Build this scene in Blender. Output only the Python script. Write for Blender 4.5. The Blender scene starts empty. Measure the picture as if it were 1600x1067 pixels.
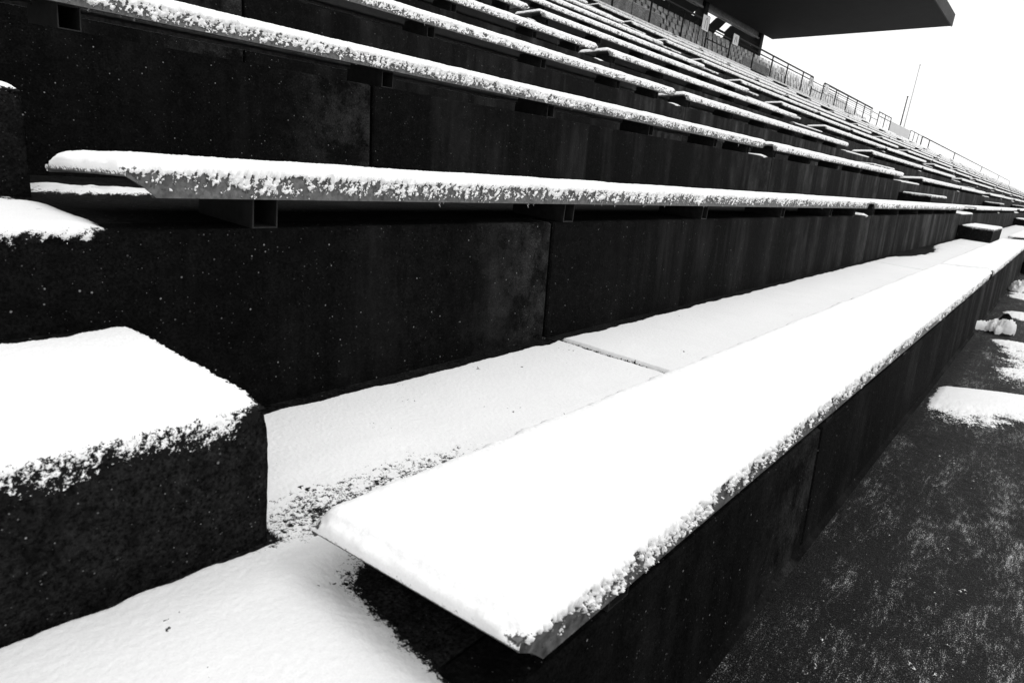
import bpy, math, random
import numpy as np
from mathutils import Vector, Matrix

random.seed(7)
SC = bpy.context.scene
COL = SC.collection

# ------------------------------------------------------------------ camera
EYE = 1.0306
YAW, PITCH, ROLL = 0.6486, -0.2785, 0.1190
cam_d = bpy.data.cameras.new("camera")
cam = bpy.data.objects.new("camera", cam_d)
COL.objects.link(cam)
fwd = Vector((math.cos(YAW) * math.cos(PITCH), math.sin(YAW) * math.cos(PITCH), math.sin(PITCH)))
r0 = Vector((math.sin(YAW), -math.cos(YAW), 0))
u0 = r0.cross(fwd)
rt = r0 * math.cos(ROLL) + u0 * math.sin(ROLL)
up = -r0 * math.sin(ROLL) + u0 * math.cos(ROLL)
M = Matrix((rt, up, -fwd)).transposed().to_4x4()
M.translation = Vector((0, 0, EYE))
cam.matrix_world = M
cam_d.sensor_width = 36
cam_d.lens = 1065.4 / 1600 * 36
cam_d.clip_start = 0.02
cam_d.clip_end = 3000
cam_d.dof.use_dof = True
cam_d.dof.focus_distance = 2.6
cam_d.dof.aperture_fstop = 9.5
SC.camera = cam

# ------------------------------------------------------------------ sky and light
w = bpy.data.worlds.new("World")
SC.world = w
w.use_nodes = True
nt = w.node_tree
bg = nt.nodes["Background"]
sky = nt.nodes.new("ShaderNodeTexSky")
sky.sky_type = 'NISHITA'
sky.sun_disc = False
SUN_EL, SUN_AZ = math.radians(48), math.radians(-62)      # overcast, brighter towards the far right
sky.sun_elevation = SUN_EL
sky.sun_rotation = math.pi / 2 - SUN_AZ
bw = nt.nodes.new("ShaderNodeRGBToBW")
mx = nt.nodes.new("ShaderNodeMix"); mx.data_type = 'RGBA'
mx.inputs[0].default_value = 0.93
mx.inputs[7].default_value = (9.9, 9.9, 9.9, 1)            # closed white cloud cover
nt.links.new(sky.outputs[0], bw.inputs[0])
nt.links.new(bw.outputs[0], mx.inputs[6])
nt.links.new(mx.outputs[2], bg.inputs[0])
bg.inputs[1].default_value = 0.1
sd = bpy.data.lights.new("sun", 'SUN')
sd.energy = 0.7
sd.angle = math.radians(25)
sun = bpy.data.objects.new("sun", sd)
COL.objects.link(sun)
sv = Vector((math.cos(SUN_EL) * math.cos(SUN_AZ), math.cos(SUN_EL) * math.sin(SUN_AZ), math.sin(SUN_EL)))
sun.rotation_euler = sv.to_track_quat('Z', 'Y').to_euler()
SC.view_settings.view_transform = 'Standard'
SC.view_settings.look = 'None'
SC.view_settings.gamma = 1
SC.view_settings.use_curve_mapping = False
SC.view_settings.exposure = 0.35

# ------------------------------------------------------------------ the stand's measures (metres)
YW1, RUN, RISE, ZT1, BAT = 0.376, 1.0, 0.4126, 0.3766, 0.026
NROW = 12
XMIN, XMAX = -8.03, 211.97
PER = 15.0
LIPZ, LIPH, OVER, BW = 0.067, 0.051, 0.0225, 0.385
TILT = 0.077                                                       # the seats slope down to the back
def wy(k): return YW1 + (k - 1) * RUN
def zt(k): return ZT1 + (k - 1) * RISE
BENCH_A = (0.546, 6.63)
BENCH_B = (6.84, 13.62)
AISLES = [(-1.38 + PER * n, 0.553 + PER * n) for n in range(0, 15)]

# ------------------------------------------------------------------ noise
_rng = np.random.RandomState(11)
_lat = _rng.rand(512, 512).astype(np.float32) * 2 - 1
def vn(x, y, seed=0):
    x = np.asarray(x, dtype=np.float64) + seed * 17.31; y = np.asarray(y, dtype=np.float64) + seed * 9.77
    xi = np.floor(x).astype(np.int64); yi = np.floor(y).astype(np.int64)
    fx = x - xi; fy = y - yi
    fx = fx * fx * (3 - 2 * fx); fy = fy * fy * (3 - 2 * fy)
    a = _lat[xi & 511, yi & 511]; b = _lat[(xi + 1) & 511, yi & 511]
    c = _lat[xi & 511, (yi + 1) & 511]; d = _lat[(xi + 1) & 511, (yi + 1) & 511]
    return a * (1 - fx) * (1 - fy) + b * fx * (1 - fy) + c * (1 - fx) * fy + d * fx * fy
def fbm(x, y, s, octv=3, seed=0):
    o = 0; a = 1; t = 0
    ca, sa = 0.8, 0.6
    for i in range(octv):
        o = o + a * vn((x * ca - y * sa) / s, (x * sa + y * ca) / s, seed + i * 3); t += a
        a *= 0.55; s *= 0.47; ca, sa = ca * 0.8 - sa * 0.6, sa * 0.8 + ca * 0.6
    return o / t
def sstep(a, b, x):
    t = np.clip((x - a) / (b - a), 0, 1); return t * t * (3 - 2 * t)

# ------------------------------------------------------------------ mesh helpers
def mesh_np(name, V, F, mat, smooth=False):
    me = bpy.data.meshes.new(name)
    V = np.asarray(V, dtype=np.float32).reshape(-1, 3); F = np.asarray(F, dtype=np.int32)
    n = F.shape[1]
    me.vertices.add(len(V)); me.vertices.foreach_set("co", V.ravel())
    me.loops.add(F.size); me.loops.foreach_set("vertex_index", F.ravel())
    me.polygons.add(len(F))
    me.polygons.foreach_set("loop_start", np.arange(0, F.size, n, dtype=np.int32))
    me.polygons.foreach_set("loop_total", np.full(len(F), n, dtype=np.int32))
    if smooth: me.polygons.foreach_set("use_smooth", np.ones(len(F), dtype=bool))
    me.update(calc_edges=True)
    me.materials.append(mat)
    return me
def grid_mesh(name, P, mat, keep=None, smooth=True, dep=None):
    nu, nv = P.shape[:2]
    idx = np.arange(nu * nv).reshape(nu, nv)
    F = np.stack([idx[:-1, :-1], idx[1:, :-1], idx[1:, 1:], idx[:-1, 1:]], -1)
    if keep is not None:
        k = keep[:-1, :-1] | keep[1:, :-1] | keep[1:, 1:] | keep[:-1, 1:]
        F = F[k]
        P = P.reshape(-1, 3)
        used = np.zeros(len(P), bool); used[F.ravel()] = True
        re = np.cumsum(used) - 1
        me = mesh_np(name, P[used], re[F], mat, smooth)
        if dep is not None: me.attributes.new("depth", 'FLOAT', 'POINT').data.foreach_set("value", dep.ravel()[used].astype(np.float32))
        return me
    me = mesh_np(name, P.reshape(-1, 3), F.reshape(-1, 4), mat, smooth)
    if dep is not None: me.attributes.new("depth", 'FLOAT', 'POINT').data.foreach_set("value", dep.ravel().astype(np.float32))
    return me
class MB:
    def __init__(s): s.v = []; s.f = []
    def poly(s, pts, faces):
        b = len(s.v); s.v += [tuple(p) for p in pts]; s.f += [tuple(i + b for i in f) for f in faces]
    def box(s, x0, x1, y0, y1, z0, z1, c=0.0, bat=0.0):
        """box with an optional chamfer c and a batter at the front foot"""
        if c <= 0:
            p = [(x0, y0 - bat, z0), (x1, y0 - bat, z0), (x1, y1, z0), (x0, y1, z0), (x0, y0, z1), (x1, y0, z1), (x1, y1, z1), (x0, y1, z1)]
            s.poly(p, [(0, 3, 2, 1), (4, 5, 6, 7), (0, 1, 5, 4), (1, 2, 6, 5), (2, 3, 7, 6), (3, 0, 4, 7)]); return
        def ring(i, z, bb): 
            a0, a1, b0, b1 = x0 + i, x1 - i, y0 + i - bb, y1 - i
            return [(a0 + c, b0, z), (a1 - c, b0, z), (a1, b0 + c, z), (a1, b1 - c, z), (a1 - c, b1, z), (a0 + c, b1, z), (a0, b1 - c, z), (a0, b0 + c, z)]
        R = [ring(0, z0, bat), ring(0, z1 - c, 0), ring(c, z1, 0)]
        p = R[0] + R[1] + R[2]; f = [tuple(range(7, -1, -1)), tuple(range(16, 24))]
        for j in range(2):
            for i in range(8):
                k = (i + 1) % 8; f.append((j * 8 + i, j * 8 + k, j * 8 + 8 + k, j * 8 + 8 + i))
        s.poly(p, f)
    def tube(s, pts, r, n=8, cap=True, r2=None):
        pts = [Vector(p) for p in pts]; rings = []
        for i, p in enumerate(pts):
            t = (pts[min(i + 1, len(pts) - 1)] - pts[max(i - 1, 0)]).normalized()
            a = t.orthogonal().normalized() if i == 0 else (rings_a - t * rings_a.dot(t)).normalized()
            rings_a = a; b = t.cross(a)
            rr = r if r2 is None else r + (r2 - r) * i / (len(pts) - 1)
            rings.append([p + (a * math.cos(q) + b * math.sin(q)) * rr for q in [2 * math.pi * j / n for j in range(n)]])
        p = [q for R in rings for q in R]; f = []
        for i in range(len(pts) - 1):
            for j in range(n):
                k = (j + 1) % n; f.append((i * n + j, i * n + k, i * n + n + k, i * n + n + j))
        if cap: f.append(tuple(range(n - 1, -1, -1))); f.append(tuple(range((len(pts) - 1) * n, len(pts) * n)))
        s.poly(p, f)
    def mesh(s, name, mat, smooth=False):
        me = bpy.data.meshes.new(name); me.from_pydata(s.v, [], s.f); me.materials.append(mat)
        if smooth: me.polygons.foreach_set("use_smooth", [True] * len(me.polygons))
        me.update(); return me
def link(name, me, parent=None, loc=None):
    o = bpy.data.objects.new(name, me); COL.objects.link(o)
    if parent is not None: o.parent = parent
    if loc is not None: o.location = loc
    return o
def empty(name, loc=(0, 0, 0)):
    o = bpy.data.objects.new(name, None); COL.objects.link(o); o.location = loc; o.empty_display_size = 0.2
    return o
def tag(o, label=None, cat=None, group=None, kind=None):
    if label: o['label'] = label
    if cat: o['category'] = cat
    if group: o['group'] = group
    if kind: o['kind'] = kind
    return o
ORD = ['lowest', 'second', 'third', 'fourth', 'fifth', 'sixth', 'seventh', 'eighth', 'ninth', 'tenth', 'eleventh', 'twelfth', 'thirteenth', 'fourteenth', 'fifteenth']

# ------------------------------------------------------------------ materials
def mat(name, base=0.5, rough=0.6, spec=0.5, metal=0.0):
    m = bpy.data.materials.new(name); m.use_nodes = True
    b = m.node_tree.nodes["Principled BSDF"]
    b.inputs["Base Color"].default_value = (base, base, base, 1)
    b.inputs["Roughness"].default_value = rough
    b.inputs["Specular IOR Level"].default_value = spec
    b.inputs["Metallic"].default_value = metal
    return m
class NG:
    def __init__(s, m): s.t = m.node_tree; s.b = s.t.nodes["Principled BSDF"]
    def n(s, typ, **k):
        x = s.t.nodes.new(typ)
        for a, b in k.items(): setattr(x, a, b)
        return x
    def l(s, a, b): s.t.links.new(a, b)
    def coord(s, kind='Object', scale=(1, 1, 1), loc=(0, 0, 0)):
        c = s.n("ShaderNodeTexCoord"); m = s.n("ShaderNodeMapping"); m.inputs['Scale'].default_value = scale; m.inputs['Location'].default_value = loc
        s.l(c.outputs[kind], m.inputs[0]); return m.outputs[0]
    def geo(s, scale=(1, 1, 1), loc=(0, 0, 0)):
        c = s.n("ShaderNodeNewGeometry"); m = s.n("ShaderNodeMapping"); m.inputs['Scale'].default_value = scale; m.inputs['Location'].default_value = loc
        s.l(c.outputs['Position'], m.inputs[0]); return m.outputs[0]
    def noise(s, v, sc, det=4, rough=0.6):
        x = s.n("ShaderNodeTexNoise"); x.inputs['Scale'].default_value = sc; x.inputs['Detail'].default_value = det; x.inputs['Roughness'].default_value = rough
        s.l(v, x.inputs['Vector']); return x.outputs['Fac']
    def vor(s, v, sc):
        x = s.n("ShaderNodeTexVoronoi"); x.inputs['Scale'].default_value = sc; s.l(v, x.inputs['Vector']); return x
    def ramp(s, f, stops):
        x = s.n("ShaderNodeValToRGB"); e = x.color_ramp.elements
        while len(e) < len(stops): e.new(0.5)
        for i, (p, c) in enumerate(stops): e[i].position = p; e[i].color = (c, c, c, 1)
        s.l(f, x.inputs[0]); return x.outputs[0]
    def m(s, op, a, b=None, clamp=False):
        x = s.n("ShaderNodeMath", operation=op, use_clamp=clamp)
        for i, q in enumerate((a, b)):
            if q is None: continue
            if isinstance(q, (int, float)): x.inputs[i].default_value = q
            else: s.l(q, x.inputs[i])
        return x.outputs[0]
    def bump(s, h, dist, strength=1.0):
        x = s.n("ShaderNodeBump"); x.inputs['Strength'].default_value = strength; x.inputs['Distance'].default_value = dist
        s.l(h, x.inputs['Height']); s.l(x.outputs[0], s.b.inputs['Normal'])

def concrete(name, lo, hi, rough=0.62, streak=1.0, speck=0.30, spec=0.1, sheen_wear=0.0):
    m = mat(name, lo, rough, spec); g = NG(m)
    p = g.geo()
    cloud = g.noise(p, 1.7, 5, 0.62); grain = g.noise(p, 190, 3, 0.7); mid = g.noise(p, 28, 4, 0.65)
    st = g.noise(g.geo((3.4, 1.5, 0.35)), 1.0, 5, 0.7)
    st2 = g.noise(g.geo((15.0, 3.0, 1.1)), 1.0, 3, 0.6)
    c = g.ramp(cloud, [(0.3, lo), (0.72, hi)])
    k = g.m('MULTIPLY', g.ramp(grain, [(0.35, 0.2), (0.7, 2.4)]), g.ramp(mid, [(0.3, 0.4), (0.75, 1.9)]))
    c = g.m('MULTIPLY', c, k)
    if streak:
        q = g.m('MULTIPLY', g.ramp(st, [(0.46, 0.0), (0.72, 1.0)]), g.m('MULTIPLY', g.ramp(st2, [(0.25, 0.5), (0.75, 1.0)]), g.ramp(g.noise(p, 2.6, 5, 0.7), [(0.36, 0.1), (0.62, 1.4)])))
        if sheen_wear:
            # pale streaks, with grazing sky sheen painted in, stronger farther along
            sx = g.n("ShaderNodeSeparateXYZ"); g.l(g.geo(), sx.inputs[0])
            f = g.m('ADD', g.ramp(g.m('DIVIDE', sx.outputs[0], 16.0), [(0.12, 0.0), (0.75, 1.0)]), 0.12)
            c = g.m('ADD', c, g.m('MULTIPLY', g.m('MULTIPLY', g.m('ADD', q, 0.16), f), sheen_wear))
        else: c = g.m('ADD', c, g.m('MULTIPLY', q, hi * 1.3 * streak))
        if sheen_wear:
            # worn, lime-bleached ends of the precast panels
            fr = g.m('FRACT', g.m('DIVIDE', g.m('ADD', sx.outputs[0], 8.03), 5.0))
            wn = g.m('MULTIPLY', g.ramp(fr, [(0.90, 0.0), (0.985, 1.0)]), g.ramp(g.noise(p, 8.0, 6, 0.75), [(0.42, 0.0), (0.62, 1.0)]))
            c = g.m('ADD', c, g.m('MULTIPLY', g.m('MULTIPLY', wn, g.ramp(grain, [(0.3, 0.3), (0.7, 1.6)])), 0.022))
    # pale aggregate grains showing through
    v = g.vor(p, 75); r = g.vor(p, 210)
    s1 = g.m('MULTIPLY', g.ramp(v.outputs['Distance'], [(0.10, 1.0), (0.2, 0.0)]), g.ramp(g.m('FRACT', g.m('MULTIPLY', v.outputs['Color'], 7.3)), [(0.9, 0.0), (0.98, 1.0)]))
    s2 = g.m('MULTIPLY', g.ramp(r.outputs['Distance'], [(0.15, 1.0), (0.3, 0.0)]), g.ramp(g.m('FRACT', g.m('MULTIPLY', r.outputs['Color'], 5.1)), [(0.94, 0.0), (0.99, 0.5)]))
    c = g.m('ADD', c, g.m('MULTIPLY', g.m('ADD', s1, s2), speck))
    g.l(c, g.b.inputs['Base Color'])
    g.l(g.ramp(mid, [(0.3, rough - 0.12), (0.7, rough + 0.15)]), g.b.inputs['Roughness'])
    g.bump(g.m('ADD', g.m('MULTIPLY', grain, 0.6), g.m('ADD', g.m('MULTIPLY', v.outputs['Distance'], 0.5), mid)), 0.004, 0.7)
    return m
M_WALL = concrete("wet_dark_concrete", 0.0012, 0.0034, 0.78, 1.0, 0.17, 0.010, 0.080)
M_SLAB = concrete("slab_concrete", 0.004, 0.012, 0.75, 0.0, 0.12, 0.02)
M_BLOCK = concrete("block_concrete", 0.0022, 0.008, 0.75, 0.25, 0.26, 0.03)
M_ASPH = concrete("wet_pavement", 0.002, 0.009, 0.62, 0.0, 0.35, 0.05)
g_ = NG(M_ASPH)
_src = g_.b.inputs['Base Color'].links[0].from_socket
_p = g_.geo((1.0, 1.9, 1.0)); _f = g_.noise(_p, 190, 3, 0.75); _m = g_.noise(g_.geo((1.0, 3.6, 1.0)), 2.2, 6, 0.72); _c = g_.noise(g_.geo((0.8, 3.0, 1)), 26, 3, 0.7)
_k = g_.m('ADD', g_.m('ADD', g_.m('MULTIPLY', _f, 1.0), g_.m('MULTIPLY', _m, 0.72)), g_.m('MULTIPLY', _c, 0.5))
_s = g_.n("ShaderNodeSeparateXYZ"); g_.l(g_.geo(), _s.inputs[0])
_y = g_.ramp(g_.m('ADD', g_.m('MULTIPLY', _s.outputs[1], -0.8), 0.35), [(0.05, 0.0), (0.75, 0.045)])          # less dust under the lee of the wall
_k = g_.ramp(g_.m('ADD', g_.m('DIVIDE', _k, 2.22), _y), [(0.562, 0.0), (0.630, 0.45)])
_k = g_.m('ADD', _k, g_.ramp(g_.noise(_p, 240, 2, 0.8), [(0.56, 0.0), (0.70, 0.07)]))
g_.l(g_.m('ADD', _src, _k), g_.b.inputs['Base Color'])
M_UPPER = concrete("upper_wall_concrete", 0.13, 0.24, 0.8, 0.3, 0.0)

def snow_mat(name, base, grain=0.0015, under=None, full=0.006, coarse=0.8):
    """snow; where it lies thinner than `full` metres the wet surface below shows between the grains"""
    m = mat(name, base, 0.9, 0.1); g = NG(m); p = g.geo()
    n1 = g.noise(p, 300, 2, 0.6); n2 = g.noise(p, 7, 4, 0.6)
    c = g.m('MULTIPLY', g.ramp(n1, [(0.3, base * 0.93), (0.65, base)]), g.ramp(n2, [(0.3, 0.96), (0.7, 1.0)]))
    if under is not None:
        at = g.n("ShaderNodeAttribute", attribute_name="depth")
        f = g.m('ADD', g.m('MULTIPLY', g.noise(p, 330, 2, 0.7), 0.9), g.m('ADD', g.m('MULTIPLY', g.noise(p, 110, 3, 0.7), 1.3), g.m('MULTIPLY', g.noise(p, 34, 2, 0.6), coarse)))
        k = g.m('ADD', g.m('MULTIPLY', at.outputs['Fac'], 1.0 / full), g.m('MULTIPLY', g.m('SUBTRACT', f, 1.1 + coarse / 2), 1.9))
        k = g.ramp(k, [(0.28, 0.0), (0.62, 1.0)])
        mx = g.n("ShaderNodeMix", data_type='FLOAT'); g.l(k, mx.inputs[0]); mx.inputs[2].default_value = under; g.l(c, mx.inputs[3]); c = mx.outputs[0]
    g.l(c, g.b.inputs['Base Color'])
    g.bump(n1, grain, 0.5)
    return m
M_SNOW = snow_mat("snow", 0.90)
M_SNOWL = snow_mat("bench_snow", 0.92, 0.001, 0.07, 0.0058, 0.4)
M_SNOWB = snow_mat("block_snow", 0.90, 0.001, 0.007, 0.007, 0.25)
M_SNOWT = snow_mat("thin_snow", 0.83, 0.0012, 0.008, 0.008)
M_SNOWG = snow_mat("pavement_snow", 0.88, 0.0012, 0.010, 0.0075)
M_SNOWF = snow_mat("tread_snow_far", 0.80, 0.001)
M_FIELD = snow_mat("field_snow", 0.75, 0.01)

def metal_mat():
    m = mat("galvanised_metal", 0.06, 0.5, 0.3, 0.35); g = NG(m); p = g.geo()
    n = g.noise(p, 55, 5, 0.7); v = g.vor(p, 120)
    c = g.m('MULTIPLY', g.ramp(n, [(0.3, 0.05), (0.7, 0.15)]), g.ramp(g.m('FRACT', g.m('MULTIPLY', v.outputs['Color'], 3.0)), [(0.0, 0.8), (1.0, 1.2)]))
    g.l(c, g.b.inputs['Base Color']); g.bump(n, 0.0015, 0.5)
    g.l(g.ramp(n, [(0.3, 0.4), (0.7, 0.68)]), g.b.inputs['Roughness'])
    return m
M_METAL = metal_mat()
M_STEEL = mat("dark_painted_steel", 0.014, 0.5, 0.2)
M_TUBE = mat("bracket_steel", 0.03, 0.5, 0.12, 0.2)
g_ = NG(M_TUBE); g_.l(g_.ramp(g_.noise(g_.geo(), 40, 4), [(0.3, 0.010), (0.7, 0.024)]), g_.b.inputs['Base Color'])
M_ICE = mat("ice", 0.9, 0.08, 0.5); M_ICE.node_tree.nodes["Principled BSDF"].inputs["Transmission Weight"].default_value = 0.85
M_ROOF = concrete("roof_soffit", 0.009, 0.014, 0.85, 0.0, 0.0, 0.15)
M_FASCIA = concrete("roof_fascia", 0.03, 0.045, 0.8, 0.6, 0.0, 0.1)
M_BEAM = concrete("beam_concrete", 0.11, 0.16, 0.8, 0.4, 0.0)
M_SEAT = mat("grey_plastic", 0.36, 0.5, 0.4)
g_ = NG(M_SEAT); g_.l(g_.ramp(g_.noise(g_.geo(), 2.3, 3), [(0.35, 0.3), (0.65, 0.75)]), g_.b.inputs['Base Color'])
M_SIGN = mat("white_sign_paint", 0.75, 0.5, 0.4)
M_INK = mat("sign_ink", 0.2, 0.5, 0.3)
M_FOIL = mat("crumpled_film", 0.72, 0.35, 0.5)
M_BARK = mat("hazed_bark", 0.42, 0.9, 0.2)  # bark of the far trees, distance haze put into the colour
M_HAZED_TWIGS = mat("hazed_twigs", 0.68, 0.9, 0.2)  # twigs paled the same way, haze painted in as base colour
M_PALE = mat("pale_mast_paint", 0.45, 0.5, 0.4)

# ------------------------------------------------------------------ ground
mb = MB(); mb.box(-60, 600, -400, 0.28, -0.3, -0.06)
tag(link("playing_field", mb.mesh("playing_field", M_FIELD)), kind='structure')
mb = MB(); mb.box(-400, 1500, 0.28, 900, -0.4, -0.16)
tag(link("ground", mb.mesh("ground", M_FIELD)), kind='structure')
pave = tag(empty("pavement"), kind='structure')
xs = [-8.0, -5.4, 4.36, 6.72, 9.1, 11.5, 13.9]
xs += [13.9 + 2.4 * i for i in range(1, 24)]
for i in range(len(xs) - 1):
    mb = MB(); mb.box(0, xs[i + 1] - xs[i] - 0.008, -2.6, 0.345, -0.1, 0, 0.004)
    link("paving_slab", mb.mesh("paving_slab", M_ASPH), pave, (xs[i], 0, 0))
mb = MB(); mb.box(xs[-1], 212, -2.6, 0.345, -0.1, 0); tag(link("paving_slab", mb.mesh("far_paving", M_ASPH), pave), kind='stuff')
mb = MB()                                                         # mortar fillet along the foot of the first riser
mb.poly([(-8, 0.3455, 0.0), (14, 0.3455, 0.0), (14, 0.352, 0.012), (-8, 0.352, 0.012), (-8, 0.333, 0.0), (14, 0.333, 0.0)], [(4, 5, 2, 3)])
link("mortar_fillet", mb.mesh("mortar_fillet", M_WALL), pave)

# ------------------------------------------------------------------ risers and treads
JX = [-8.03 + 5 * i for i in range(45)]
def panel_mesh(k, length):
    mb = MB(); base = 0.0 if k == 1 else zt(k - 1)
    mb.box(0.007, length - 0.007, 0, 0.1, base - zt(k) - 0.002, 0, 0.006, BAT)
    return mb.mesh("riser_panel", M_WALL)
def slab_mesh(length, depth):
    mb = MB(); mb.box(0.005, length - 0.005, 0.101, depth, -0.12, -0.001, 0.0015)
    return mb.mesh("tread_slab", M_SLAB)
SLAB = slab_mesh(5.0, RUN - BAT - 0.0005)
SLAB13 = slab_mesh(5.0, 0.9)
NPAN = 22
for k in range(1, 14):
    row = empty("terrace_step", (0, wy(k), zt(k)))
    n = ORD[k - 1]
    tag(row, ("dark concrete terrace step, %s up, under the %s row of benches" % (n, n)) if k < 13 else
        "topmost dark concrete terrace step, under the steel railings", "step", "concrete steps of the stand")
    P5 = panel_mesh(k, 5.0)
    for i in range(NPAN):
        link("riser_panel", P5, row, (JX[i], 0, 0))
        link("tread_slab", SLAB if k < 13 else SLAB13, row, (JX[i], 0, 0))
    mb = MB(); L = XMAX - JX[NPAN]
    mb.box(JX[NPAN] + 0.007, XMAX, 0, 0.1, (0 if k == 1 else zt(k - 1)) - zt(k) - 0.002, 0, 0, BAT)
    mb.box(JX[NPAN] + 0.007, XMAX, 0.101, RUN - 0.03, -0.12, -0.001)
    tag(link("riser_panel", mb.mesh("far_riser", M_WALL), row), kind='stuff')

# ------------------------------------------------------------------ snow shells laid over boxes
def xs_adapt(x0, x1, y, f, lo, hi=9):
    out = [x0]; x = x0
    while x < x1:
        x += min(hi, max(lo, f * math.hypot(x, y))); out.append(min(x, x1))
    return np.array(out)
def shell(A, B, x0, x1, y0, y1, z, T, r=0.006):
    """grid over the box top that folds down its sides; T(a,b,ex,ey,din) gives the depth of the snow"""
    a, b = np.meshgrid(A, B, indexing='ij')
    exm = np.maximum(x0 - a, 0); exp = np.maximum(a - x1, 0); eym = np.maximum(y0 - b, 0); eyp = np.maximum(b - y1, 0)
    ex = np.maximum(exm, exp); ey = np.maximum(eym, eyp)
    X = np.clip(a, x0, x1); Y = np.clip(b, y0, y1); Z = z - np.maximum(ex, ey)
    t = T(a, b, ex, ey)
    def wt(d): return sstep(-r, r, d)
    nx = wt(a - x1) - wt(x0 - a); ny = wt(b - y1) - wt(y0 - b)
    nz = np.clip(1 - np.maximum(wt(np.maximum(a - x1, x0 - a)), wt(np.maximum(b - y1, y0 - b))), 0.0, 1)
    L = np.sqrt(nx * nx + ny * ny + nz * nz) + 1e-6
    P = np.stack([X + nx / L * t, Y + ny / L * t, Z + nz / L * t], -1)
    return P, t
def arr(a, b, d): return np.linspace(a, b, max(2, int(round((b - a) / d)) + 1))

def bench_snow(x0, x1, y0, z, A, B, seed, wx=0.0, depth=0.031, cov0=0.0045):
    """snow cap of one bench; y0 front edge, z top of the plank"""
    y1 = y0 + BW
    def T(a, b, ex, ey):
        xx = a + wx
        dx_ = np.minimum(a - x0, x1 - a); dy_ = np.minimum(b - y0, y1 - b); R_ = 0.038
        din = np.where((dx_ < R_) & (dy_ < R_), R_ - np.hypot(np.maximum(R_ - dx_, 0), np.maximum(R_ - dy_, 0)), np.minimum(dx_, dy_))
        q = np.clip(din / 0.050 + 0.10 * fbm(xx, b, 0.05, 2, seed + 11), 0, 1)
        top = 0.0075 + (depth - 0.0075) * np.sqrt(np.clip(1 - (1 - q) ** 2, 0, 1)) + 0.0035 * fbm(xx, b, 0.22, 3, seed) + 0.0010 * fbm(xx, b, 0.016, 2, seed + 2) + 0.0011 * vn(xx / 0.0035, b / 0.0035, seed)
        e = np.maximum(ex, ey)
        big = fbm(xx, e * 1.0 + seed, 0.055, 2, seed + 5); cl = fbm(xx + e * 0.45, e * 0.5, 0.0068, 3, seed + 7); fi = fbm(xx, e * 0.8, 0.0032, 2, seed + 9)
        front = (b < y0)
        cov = cov0
        side = 0.0030 + cov + 0.0050 * big + 0.0085 * cl + 0.0075 * fi - 0.13 * np.maximum(e - 0.010, 0) - 0.35 * np.maximum(e - 0.036, 0)
        side = np.where(e < 0.008, side + (0.008 - e) * 0.6, side)
        endlim = np.minimum(a - x0, x1 - a)            # bare metal at the cut corner of the lip
        side = side - np.where(front, 0.007 * (1 - sstep(0.03, 0.16, endlim)) * sstep(0.0, 0.010, e), 0)
        side = np.where(ex > 0.0, 0.0042 + 0.004 * cl + 0.003 * fi + 0.002 * big - 0.42 * ex, side)
        t = np.where(e > 0, side, top)
        t = t - np.where(e > 0, 0, 0.012 * sstep(0.0, -0.012, din))
        t = t + 0.003 * cl * (1 - sstep(0, 0.02, din))
        return np.maximum(t, -0.0025)
    P, t = shell(A, B, x0, x1, y0, y1, z, T)
    a, b = np.meshgrid(A, B, indexing='ij')
    endl = np.minimum(a - x0, x1 - a); e = y0 - b
    cut = (e > 0.012) & (e > 0.012 + np.clip(endl - 0.004, -0.02, 9) * 0.75)
    cut |= (endl < 0) & ((e > 0.009) | (b > y1 + 0.009))
    return P, (t > -0.0024) & ~cut, t

# ------------------------------------------------------------------ benches
def bench_metal(L, lod):
    """folded sheet plank: top, front lip with return flange, rear lip; both ends of the front lip cut on a slant"""
    th = 0.003; H = LIPH
    out = [(0.018, -H), (0.0, -H), (0.0, -0.030), (0.0, -0.013), (0.0, -0.004), (0.004, 0.0), (BW - 0.004, 0.0), (BW, -0.004), (BW, -0.018)]
    inn = [(0.018, -H + th), (th, -H + th), (th, -0.030), (th, -0.013), (th, -0.006), (0.006, -th), (BW - 0.006, -th), (BW - th, -0.006), (BW - th, -0.018)]
    ring = out + inn[::-1]
    def xo(y, z):
        d = -z
        return 0.0 if d < 0.014 else (0.004 + 0.048 * min(1, (d - 0.014) / (H - 0.014)) ** 0.8)
    v = []
    n = len(ring)
    for s in (0, 1):
        for (y, z) in ring:
            o = xo(y, z) if y < 0.1 else 0.0
            v.append(((o if s == 0 else L - o), y, z))
    f = [(i, (i + 1) % n, n + (i + 1) % n, n + i) for i in range(n)]
    for i in range(len(out) - 1):
        f.append((i, n - 1 - i, n - 2 - i, i + 1)); f.append((n + i, n + i + 1, 2 * n - 2 - i, 2 * n - 1 - i))
    mb = MB(); mb.poly(v, f)
    mb.box(0.0005, 0.0035, 0.004, BW - 0.004, -0.013, -0.0032)
    mb.box(L - 0.0035, L - 0.0005, 0.004, BW - 0.004, -0.013, -0.0032)
    return mb.mesh("seat_plank", M_METAL)
def bracket_mesh():
    mb = MB(); w_ = 0.062; h = LIPZ - 0.0005; t = 0.0035; y0, y1 = 0.026, 0.26
    mb.box(0, w_, y0, y1, 0, t); mb.box(0, w_, y0, y1, h + 0.0 - t, h)
    mb.box(0, t, y0, y1, t, h - t); mb.box(w_ - t, w_, y0, y1, t, h - t)
    mb.box(0.004, w_ - 0.004, 0.22, 0.223, t, h - t)
    return mb.mesh("bracket", M_TUBE)
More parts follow.
